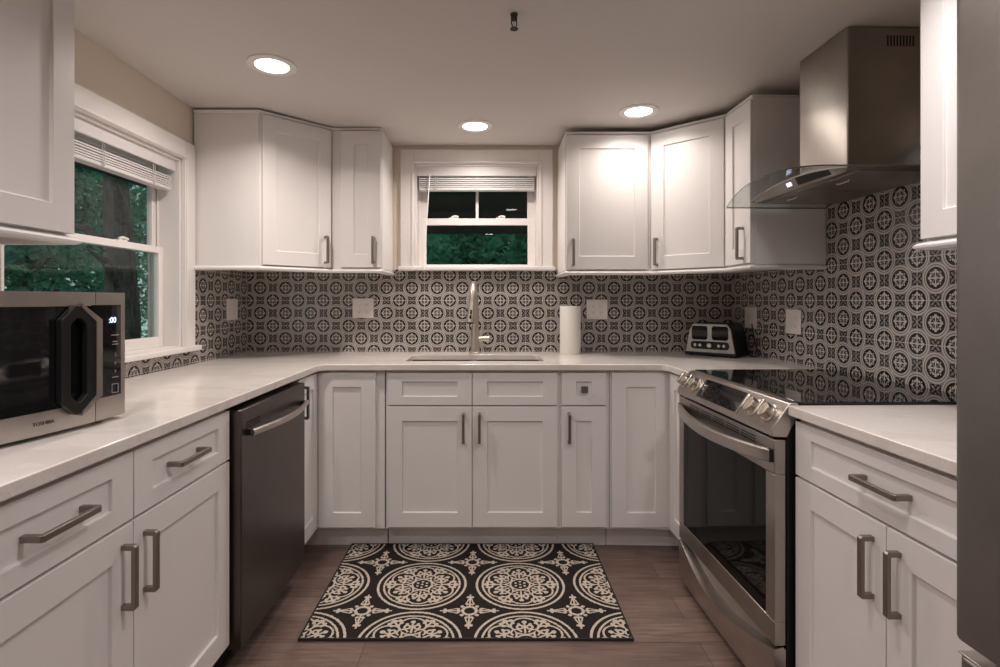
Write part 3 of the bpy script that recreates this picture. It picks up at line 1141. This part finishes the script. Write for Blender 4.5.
# ------------------------------------------------------------------ range
r = place('R', .904, 0, 'electric_range', 'stainless slide in electric range with black glass cooktop', 'stove')
w = .758
MB().box(.002, w - .002, -.648, -.012, .03, .905).build('body', 'blackp', r, bevel=.002)
for x in (.05, w - .05):
    for y in (-.60, -.10): MB().lathe([(.018, 0), (.016, .031)], 14, (x, y, 0)).build('foot', 'black', r)
ck = MB().box(-.006, w + .006, -.612, -.010, .9385, .946).build('cooktop', 'darkglass', r, bevel=.002)
MB().box(.002, w - .002, -.61, -.014, .905, .9385).build('cooktop_base', 'black', r)
for x, y, q in ((.20, -.20, .08), (.56, -.20, .09), (.20, -.46, .105), (.56, -.46, .085)):
    b = MB()
    b.rings([[(x + rr * math.cos(2 * PI * k / 48), y + rr * math.sin(2 * PI * k / 48), z) for k in range(48)] for rr, z in ((q, .9459), (q, .9463), (q - .0012, .9463), (q - .0012, .9459))], closed=True)
    b.build('burner_ring', 'faint', ck)
# slanted control fascia
fas = [(-.612, .9445), (-.640, .942), (-.694, .866), (-.694, .842), (-.648, .838), (-.612, .905)]
cf = MB().prism(fas, lambda y, z: (0, y, z), lambda y, z: (w, y, z)).build('control_fascia', 'steel', r, bevel=.003)
sl = Vector((0, -.694 + .640, .866 - .942)).normalized()      # down the slope
no = Vector((0, -sl.z * -1, 0))
no = Vector((0, sl.z, -sl.y)).normalized()                     # outward
if no.y > 0: no = -no


def onslope(x, t, out=0.0):
    return Vector((x, -.640, .942)) + sl * t + no * out


def slabq(x0, x1, t0, t1, o0, o1, skew=0.0):
    return [onslope(x0 - skew, t1, o0), onslope(x1 + skew, t1, o0), onslope(x1 + skew, t1, o1), onslope(x0 - skew, t1, o1),
            onslope(x0, t0, o0), onslope(x1, t0, o0), onslope(x1, t0, o1), onslope(x0, t0, o1)]


dp = MB().hexa(slabq(.205, .530, .012, .092, -.001, .0015)).build('display', 'darkglass', cf)
for x in (.197, .531): MB().hexa(slabq(x, x + .007, .008, .096, 0, .004)).build('display_trim', 'chrome', cf)
for x in (.26, .34):
    c = onslope(x, .05, .0016)
    b = MB()
    u1, u2 = Vector((1, 0, 0)), sl
    b.rings([[c + u1 * rr * math.cos(2 * PI * k / 32) + u2 * rr * math.sin(2 * PI * k / 32) + no * oo for k in range(32)] for rr, oo in ((.016, 0), (.016, .0003), (.0150, .0003), (.0150, 0))], closed=True)
    b.build('display_mark', 'faint', dp)
for x in (.062, .145, .612, .700):
    c = onslope(x, .052)
    kb = MB()
    def kring(rr, oo): return [c + Vector((1, 0, 0)) * rr * math.cos(2 * PI * k / 28) + sl * rr * math.sin(2 * PI * k / 28) + no * oo for k in range(28)]
    kb.rings([kring(.033, 0), kring(.032, .005), kring(.0275, .007), kring(.0265, .026), kring(.0245, .030)])
    k = kb.build('knob', 'chrome', cf, smooth=True)
    g = MB()
    X = Vector((1, 0, 0))
    q = [c + X * a_ + sl * b__ + no * o_ for o_ in (.028, .044) for a_, b__ in ((-.0065, -.026), (.0065, -.026), (.0065, .026), (-.0065, .026))]
    g.hexa(q)
    g.build('knob_grip', 'chrome', k, bevel=.003)
# oven door
df = .686
dr = MB()
zb, zt = .213, .832
xw0, xw1, zw0, zw1 = .050, .708, .284, .728
for a0, a1, c0, c1 in ((0, w, zb, zw0), (0, w, zw1, zt), (0, xw0, zw0, zw1), (xw1, w, zw0, zw1)):
    dr.box(a0, a1, -df, -.652, c0, c1)
dr = dr.build('oven_door', 'steelv', r, bevel=.002)
MB().box(xw0 - .001, xw1 + .001, -df + .003, -df + .012, zw0 - .001, zw1 + .001).build('window', 'ovenglass', dr)
MB().box(xw0, xw1, -.675, -.655, zw0, zw1).build('inner_door', 'black', dr)
b = MB()
for k in range(5):
    x0 = .12 + k * .108
    for j in range(3): b.box(x0, x0 + .096, -df - .0006, -df + .001, .796 + j * .009, .800 + j * .009)
b.build('vent_slots', 'black', dr)
rg = []
n = 24
for i in range(n + 1):
    t = i / n
    x = .012 + t * (w - .024)
    bo = .052 * math.sin(PI * t) ** .8 + .004
    zc = .782 - .012 * math.sin(PI * t)
    rg.append([(x, -df - bo, zc - .021), (x, -df - bo - .006, zc - .018), (x, -df - bo - .006, zc + .016), (x, -df - bo, zc + .020), (x, -df - bo + .010, zc + .020), (x, -df - bo + .010, zc - .021)])
hd_ = MB().rings(rg).build('handle', 'steel', dr, smooth=True)
for x in (.014, w - .022):
    MB().box(x - .004, x + .012, -df - .010, -df + .001, .762, .802).build('handle_mount', 'blackp', hd_, bevel=.002)
# drawer: bowed front below an arched lip
rg = []
for i in range(n + 1):
    t = i / n
    x = t * w
    a = math.sin(PI * t)
    lip = .203 - .070 * a
    rg.append([(x, -.652, .030), (x, -.682 - .006 * a, .034), (x, -.688 - .018 * a, lip - .022), (x, -.686 - .020 * a, lip), (x, -.660, lip + .006), (x, -.656, .203), (x, -.652, .203)])
MB().rings(rg).build('drawer', 'steel', r, smooth=True)

# ------------------------------------------------------------------ refrigerator
r = place('R', 2.402, 0, 'refrigerator', 'tall stainless refrigerator at the right edge beyond the short counter', 'refrigerator')
w = .91
MB().box(.006, w - .006, -.722, -.04, .03, 1.765).build('body', 'fridge', r, bevel=.004)
for x in (.08, w - .08):
    for y in (-.62, -.15): MB().lathe([(.02, 0), (.02, .031)], 12, (x, y, 0)).build('foot', 'black', r)


def fr_door(name, x0, x1, z0, z1, rr=.018, f=-.812):
    poly = [(x0, -.728)] + [(x0 + rr - rr * math.cos(a), f + rr - rr * math.sin(a)) for a in [PI / 2 * i / 6 for i in range(7)]]
    poly += [(x1 - rr + rr * math.sin(a), f + rr - rr * math.cos(a)) for a in [PI / 2 * i / 6 for i in range(7)]] + [(x1, -.728)]
    return MB().prism(poly, lambda x, y: (x, y, z0), lambda x, y: (x, y, z1)).build(name, 'fridge', r, bevel=.005)


for x0, x1, hx in ((0, w / 2 - .003, w / 2 - .05), (w / 2 + .003, w, w / 2 + .05)):
    d = fr_door('door', x0, x1, .708, 1.770)
    h_ = MB().tube([(hx, -.856, .85), (hx, -.856, 1.60)], .012, 14).build('handle', 'steel', d, smooth=True)
    for z in (.88, 1.57): MB().tube([(hx, -.805, z), (hx, -.857, z)], .008, 10).build('handle_mount', 'steel', h_, smooth=True)
d = fr_door('freezer_drawer', 0, w, .085, .681, .018, -.804)
h_ = MB().box(.002, w - .002, -.803, -.765, .6812, .6842).build('edge_trim', 'steel', d, bevel=.002)
MB().box(.01, w - .01, -.74, -.06, .6845, .705).build('gasket', 'black', r)

# ------------------------------------------------------------------ range hood
HC = 1.255
r = place('R', HC, 0, 'range_hood', 'stainless chimney range hood with a curved glass canopy over the range', 'range hood')


def hz(x): return 1.663 + .052 * (1 - (x / .38) ** 2)
zc_top = ceil_z(P('R', HC, .14).y) - .003
ch = MB().box(-.148, .134, -.272, -.008, 1.712, zc_top).build('chimney', 'steelh', r, bevel=.004)
b = MB()
for k in range(9): b.box(.1338, .1345, -.130 + k * .0115, -.124 + k * .0115, zc_top - .068, zc_top - .030)
b.build('vent_slots', 'black', ch)
# glass canopy
b = MB()
bm = b.bm
nx, th = 24, .0045
top, bot = [], []
for i in range(nx + 1):
    x = -.38 + .76 * i / nx
    uf = .462 + .042 * (1 - (x / .38) ** 2)
    z = hz(x)
    row = [(x, -.012, z), (x, -uf, z)]
    bot.append([bm.verts.new(p) for p in row])
    top.append([bm.verts.new((p[0], p[1], p[2] + th)) for p in row])
for i in range(nx):
    for S, in ((top,), (bot,)):
        f = bm.faces.new((S[i][0], S[i + 1][0], S[i + 1][1], S[i][1]))
        f.material_index = 0
    for j in (0, 1):
        f = bm.faces.new((top[i][j], top[i + 1][j], bot[i + 1][j], bot[i][j]))
        f.material_index = 1
for i in (0, nx):
    f = bm.faces.new((top[i][0], top[i][1], bot[i][1], bot[i][0]))
    f.material_index = 1
b.build('glass_canopy', ['hoodglass', 'glassedge'], r)
# steel motor box hugging the underside of the glass: arched top, flat bottom
b = MB()
rg = []
for i in range(17):
    x = -.305 + .61 * i / 16
    zt = hz(x) - .001
    zbm = 1.672
    zt = max(zt, zbm + .004)
    rg.append([(x, -.012, zbm), (x, -.372, zbm), (x, -.392, max(zt - .004, zbm + .003)), (x, -.392, zt), (x, -.012, zt)])
b.rings(rg)
bx = b.build('motor_box', 'steelh', r)
b = MB()
def fpt(x, f, out=.0015):
    zt = hz(x) - .001
    return (x, -.372 - .020 * f - out, 1.672 + (max(zt - .004, 1.675) - 1.672) * f)
for x0, x1, nm, mt_, f0, f1 in ((.02, .21, 'button_bar', 'blackp', .25, .95), (-.045, -.015, 'clock_display', 'led', .4, .75)):
    b = MB()
    rg = []
    for i in range(9):
        x = x0 + (x1 - x0) * i / 8
        rg.append([fpt(x, f0, 0), fpt(x, f0), fpt(x, f1), fpt(x, f1, 0)])
    b.rings(rg).build(nm, mt_, bx)
for x0, x1 in ((-.30, -.004), (.004, .30)):
    b = MB().box(x0, x1, -.345, -.045, 1.6685, 1.6718)
    f_ = b.build('grease_filter', 'steelh', bx, bevel=.001)
    MB().tube([((x0 + x1) / 2 - .03, -.30, 1.668), ((x0 + x1) / 2 - .03, -.30, 1.662), ((x0 + x1) / 2 + .03, -.30, 1.662), ((x0 + x1) / 2 + .03, -.30, 1.668)], .003, 8).build('filter_latch', 'steel', f_, smooth=True)

# ------------------------------------------------------------------ rug
r = MB().box(-.615, .615, -.388, .388, .0005, .009).build('rug', ['rug', 'grip'], None, (-.085, 2.371, 0), bevel=.002)
# the lattice is tied to the rug's own centre; shift so that a star sits a little right of centre
r.data.transform(Matrix.Translation((.207, .009, 0)))
r.location = (-.085 - .207, 2.371 - .009, 0)
r['label'] = 'black and cream medallion rug lying on the floor before the sink'
r['category'] = 'rug'
bo = MB()
for a0, a1, c0, c1 in ((-.617, .617, -.390, -.383), (-.617, .617, .383, .390), (-.617, -.610, -.383, .383), (.610, .617, -.383, .383)):
    bo.box(a0 + .207, a1 + .207, c0 + .009, c1 + .009, .0003, .0098)
bo.build('binding', 'grip', r)


# ------------------------------------------------------------------ recessed lights
def can(x, y, label, visible=True, power=CAN_POWER):
    z = ceil_z(y)
    tilt = math.atan(-.02) if y > 2 else 0
    r = empty('recessed_light', label, 'ceiling light', (x, y, z - .0008), 0, 'recessed ceiling lights')
    r.rotation_euler = (tilt, 0, 0)
    MB().lathe([(.098, 0), (.097, -.0045), (.085, -.0075), (.068, -.0065), (.064, -.0015), (.064, 0)], 48, cap=False).build('trim_ring', 'trim', r, smooth=True)
    MB().lathe([(.0645, -.0020), (.0645, -.0035), (.0, -.0045)], 48, cap=False).build('diffuser', 'lamp', r, smooth=True)
    ld = bpy.data.lights.new('recessed_light_lamp', 'AREA')
    ld.shape = 'DISK'
    ld.size = .12
    ld.energy = power
    ld.color = REAR_COL if y < 2 else LAMP_COL
    ld.spread = math.radians(150)
    lo = bpy.data.objects.new('lamp', ld)
    col.objects.link(lo)
    lo.parent = r
    lo.location = (0, 0, -.012)


can(-.890, 2.215, 'lit recessed ceiling light nearest the left window')
can(-.076, 2.940, 'lit recessed ceiling light in front of the window above the sink', power=7.0)
can(.754, 2.725, 'lit recessed ceiling light near the right wall cabinets', power=3.2)
can(.24, 1.10, 'lit recessed ceiling light mirrored in the window above the sink', power=5.0)
can(.90, 1.22, 'lit recessed ceiling light above the short right counter', power=6.0)
can(-.80, .35, 'unseen recessed ceiling light as fill behind the camera to the left', power=REAR_FILL_POWER)  # this and the next are unseen rear cans, powered as fill light
can(.0, -1.1, 'unseen recessed ceiling light as fill furthest behind the camera', power=REAR_FILL_POWER)

# ------------------------------------------------------------------ sprinkler
zc = ceil_z(1.83)
r = empty('sprinkler_head', 'small dark sprinkler head hanging from the ceiling at top centre', 'sprinkler', (.085, 1.83, zc - .0005), .5)
MB().lathe([(.013, 0), (.013, -.004), (.011, -.006), (.011, -.020), (.006, -.022)], 18).build('body', 'cabin', r, smooth=True)
for sx in (-1, 1):
    MB().tube([(sx * .009, 0, -.018), (sx * .011, 0, -.032), (sx * .004, 0, -.048)], .0022, 8).build('arm', 'cabin', r, smooth=True)
MB().tube([(0, 0, -.021), (0, 0, -.046)], .0018, 8).build('bulb', 'chrome', r, smooth=True)
MB().lathe([(.004, -.045), (.014, -.049), (.014, -.0515), (.0, -.0525)], 18).build('deflector', 'cabin', r, smooth=True)

# ================================================================== outside
o = MB().box(-14, -1.66, -6, 14, -.55, -.5).box(-1.66, 10, 3.5, 14, -.55, -.5).build('ground', 'soil')
struct(o, 'dark garden ground outside the windows', 'ground')
o = MB().box(-2.30, -1.64, -3, 6.0, 2.10, 2.16).box(-2.35, -2.30, -3, 6.0, 2.02, 2.16).box(-2.3, 2.6, 3.46, 6.0, 2.24, 2.30).box(-2.3, 2.6, 6.0, 6.08, 2.00, 2.30).build('roof_eave', 'siding')
struct(o, 'dark roof eave outside above the windows', 'eave')


def tree(name, label, x, y, r_, h, n, tr=.12, seed=0, low=0.0, leaf=(.045, .09)):
    rnd = random.Random(seed)
    root = empty(name, label, 'tree', (x, y, -.5), rnd.random() * 6, 'trees outside the windows')
    b = MB()
    pts = [(0, 0, 0), (.04, .02, h * .3), (-.03, .05, h * .6), (.02, 0, h * .92)]
    b.tube(pts, [tr, tr * .8, tr * .55, tr * .2], 12)
    for k in range(7):
        a = rnd.random() * 6.28
        z = h * (.35 + .07 * k)
        b.tube([(0, 0, z), (math.cos(a) * r_ * .4, math.sin(a) * r_ * .4, z + .35), (math.cos(a) * r_ * .8, math.sin(a) * r_ * .8, z + .45)], [tr * .3, tr * .2, .01], 6)
    b.build('trunk', 'bark', root, smooth=True)
    b = MB()
    blobs = [(rnd.uniform(-.7, .7) * r_, rnd.uniform(-.7, .7) * r_, rnd.uniform(low + .1, 1.0) * h, rnd.uniform(.3, .55) * r_) for _ in range(30)]
    for k in range(n):
        bx_, by_, bz_, br_ = blobs[k % len(blobs)]
        d = Vector((rnd.gauss(0, 1), rnd.gauss(0, 1), rnd.gauss(0, 1))).normalized() * br_ * rnd.random() ** .4
        p = Vector((bx_, by_, bz_)) + d
        if p.z < .05: p.z = .05 + rnd.random() * .2
        t = Vector((rnd.gauss(0, 1), rnd.gauss(0, 1), rnd.gauss(0, .6))).normalized()
        u = t.cross(Vector((rnd.gauss(0, 1), rnd.gauss(0, 1), rnd.gauss(0, 1)))).normalized()
        s = rnd.uniform(*leaf)
        v = [b.bm.verts.new(q) for q in (p - t * s, p + u * s * .45, p + t * s, p - u * s * .45)]
        b.bm.faces.new(v)
    me_o = b.build('foliage', 'leaf', root)
    return root


tree('leafy_tree', 'leafy green tree seen outside the left window', -6.7, 7.8, 1.3, 4.4, 11000, .14, 1)
tree('leafy_tree', 'leafy green tree further along outside the left window', -9.8, 13.6, 2.7, 7.0, 15000, .16, 2, 0, (.06, .11))
tree('leafy_tree', 'thick trunked tree outside the right pane edge of the left window', -4.15, 6.1, .8, 5.2, 3000, .22, 3, .35, (.03, .06))
tree('shrub', 'low dark green shrub outside below the left window', -3.2, 3.6, .7, 1.5, 6000, .04, 4)
tree('leafy_tree', 'leafy green tree outside left half of the window above the sink', -2.0, 7.6, 1.35, 3.1, 20000, .14, 5, 0, (.05, .10))
tree('leafy_tree', 'leafy green tree outside right half of the window above the sink', 1.7, 8.9, 1.4, 3.3, 20000, .14, 6, 0, (.05, .10))
tree('leafy_tree', 'tall leafy tree behind the others outside the window above the sink', -.2, 13.2, 2.2, 5.0, 20000, .16, 8, 0, (.08, .15))
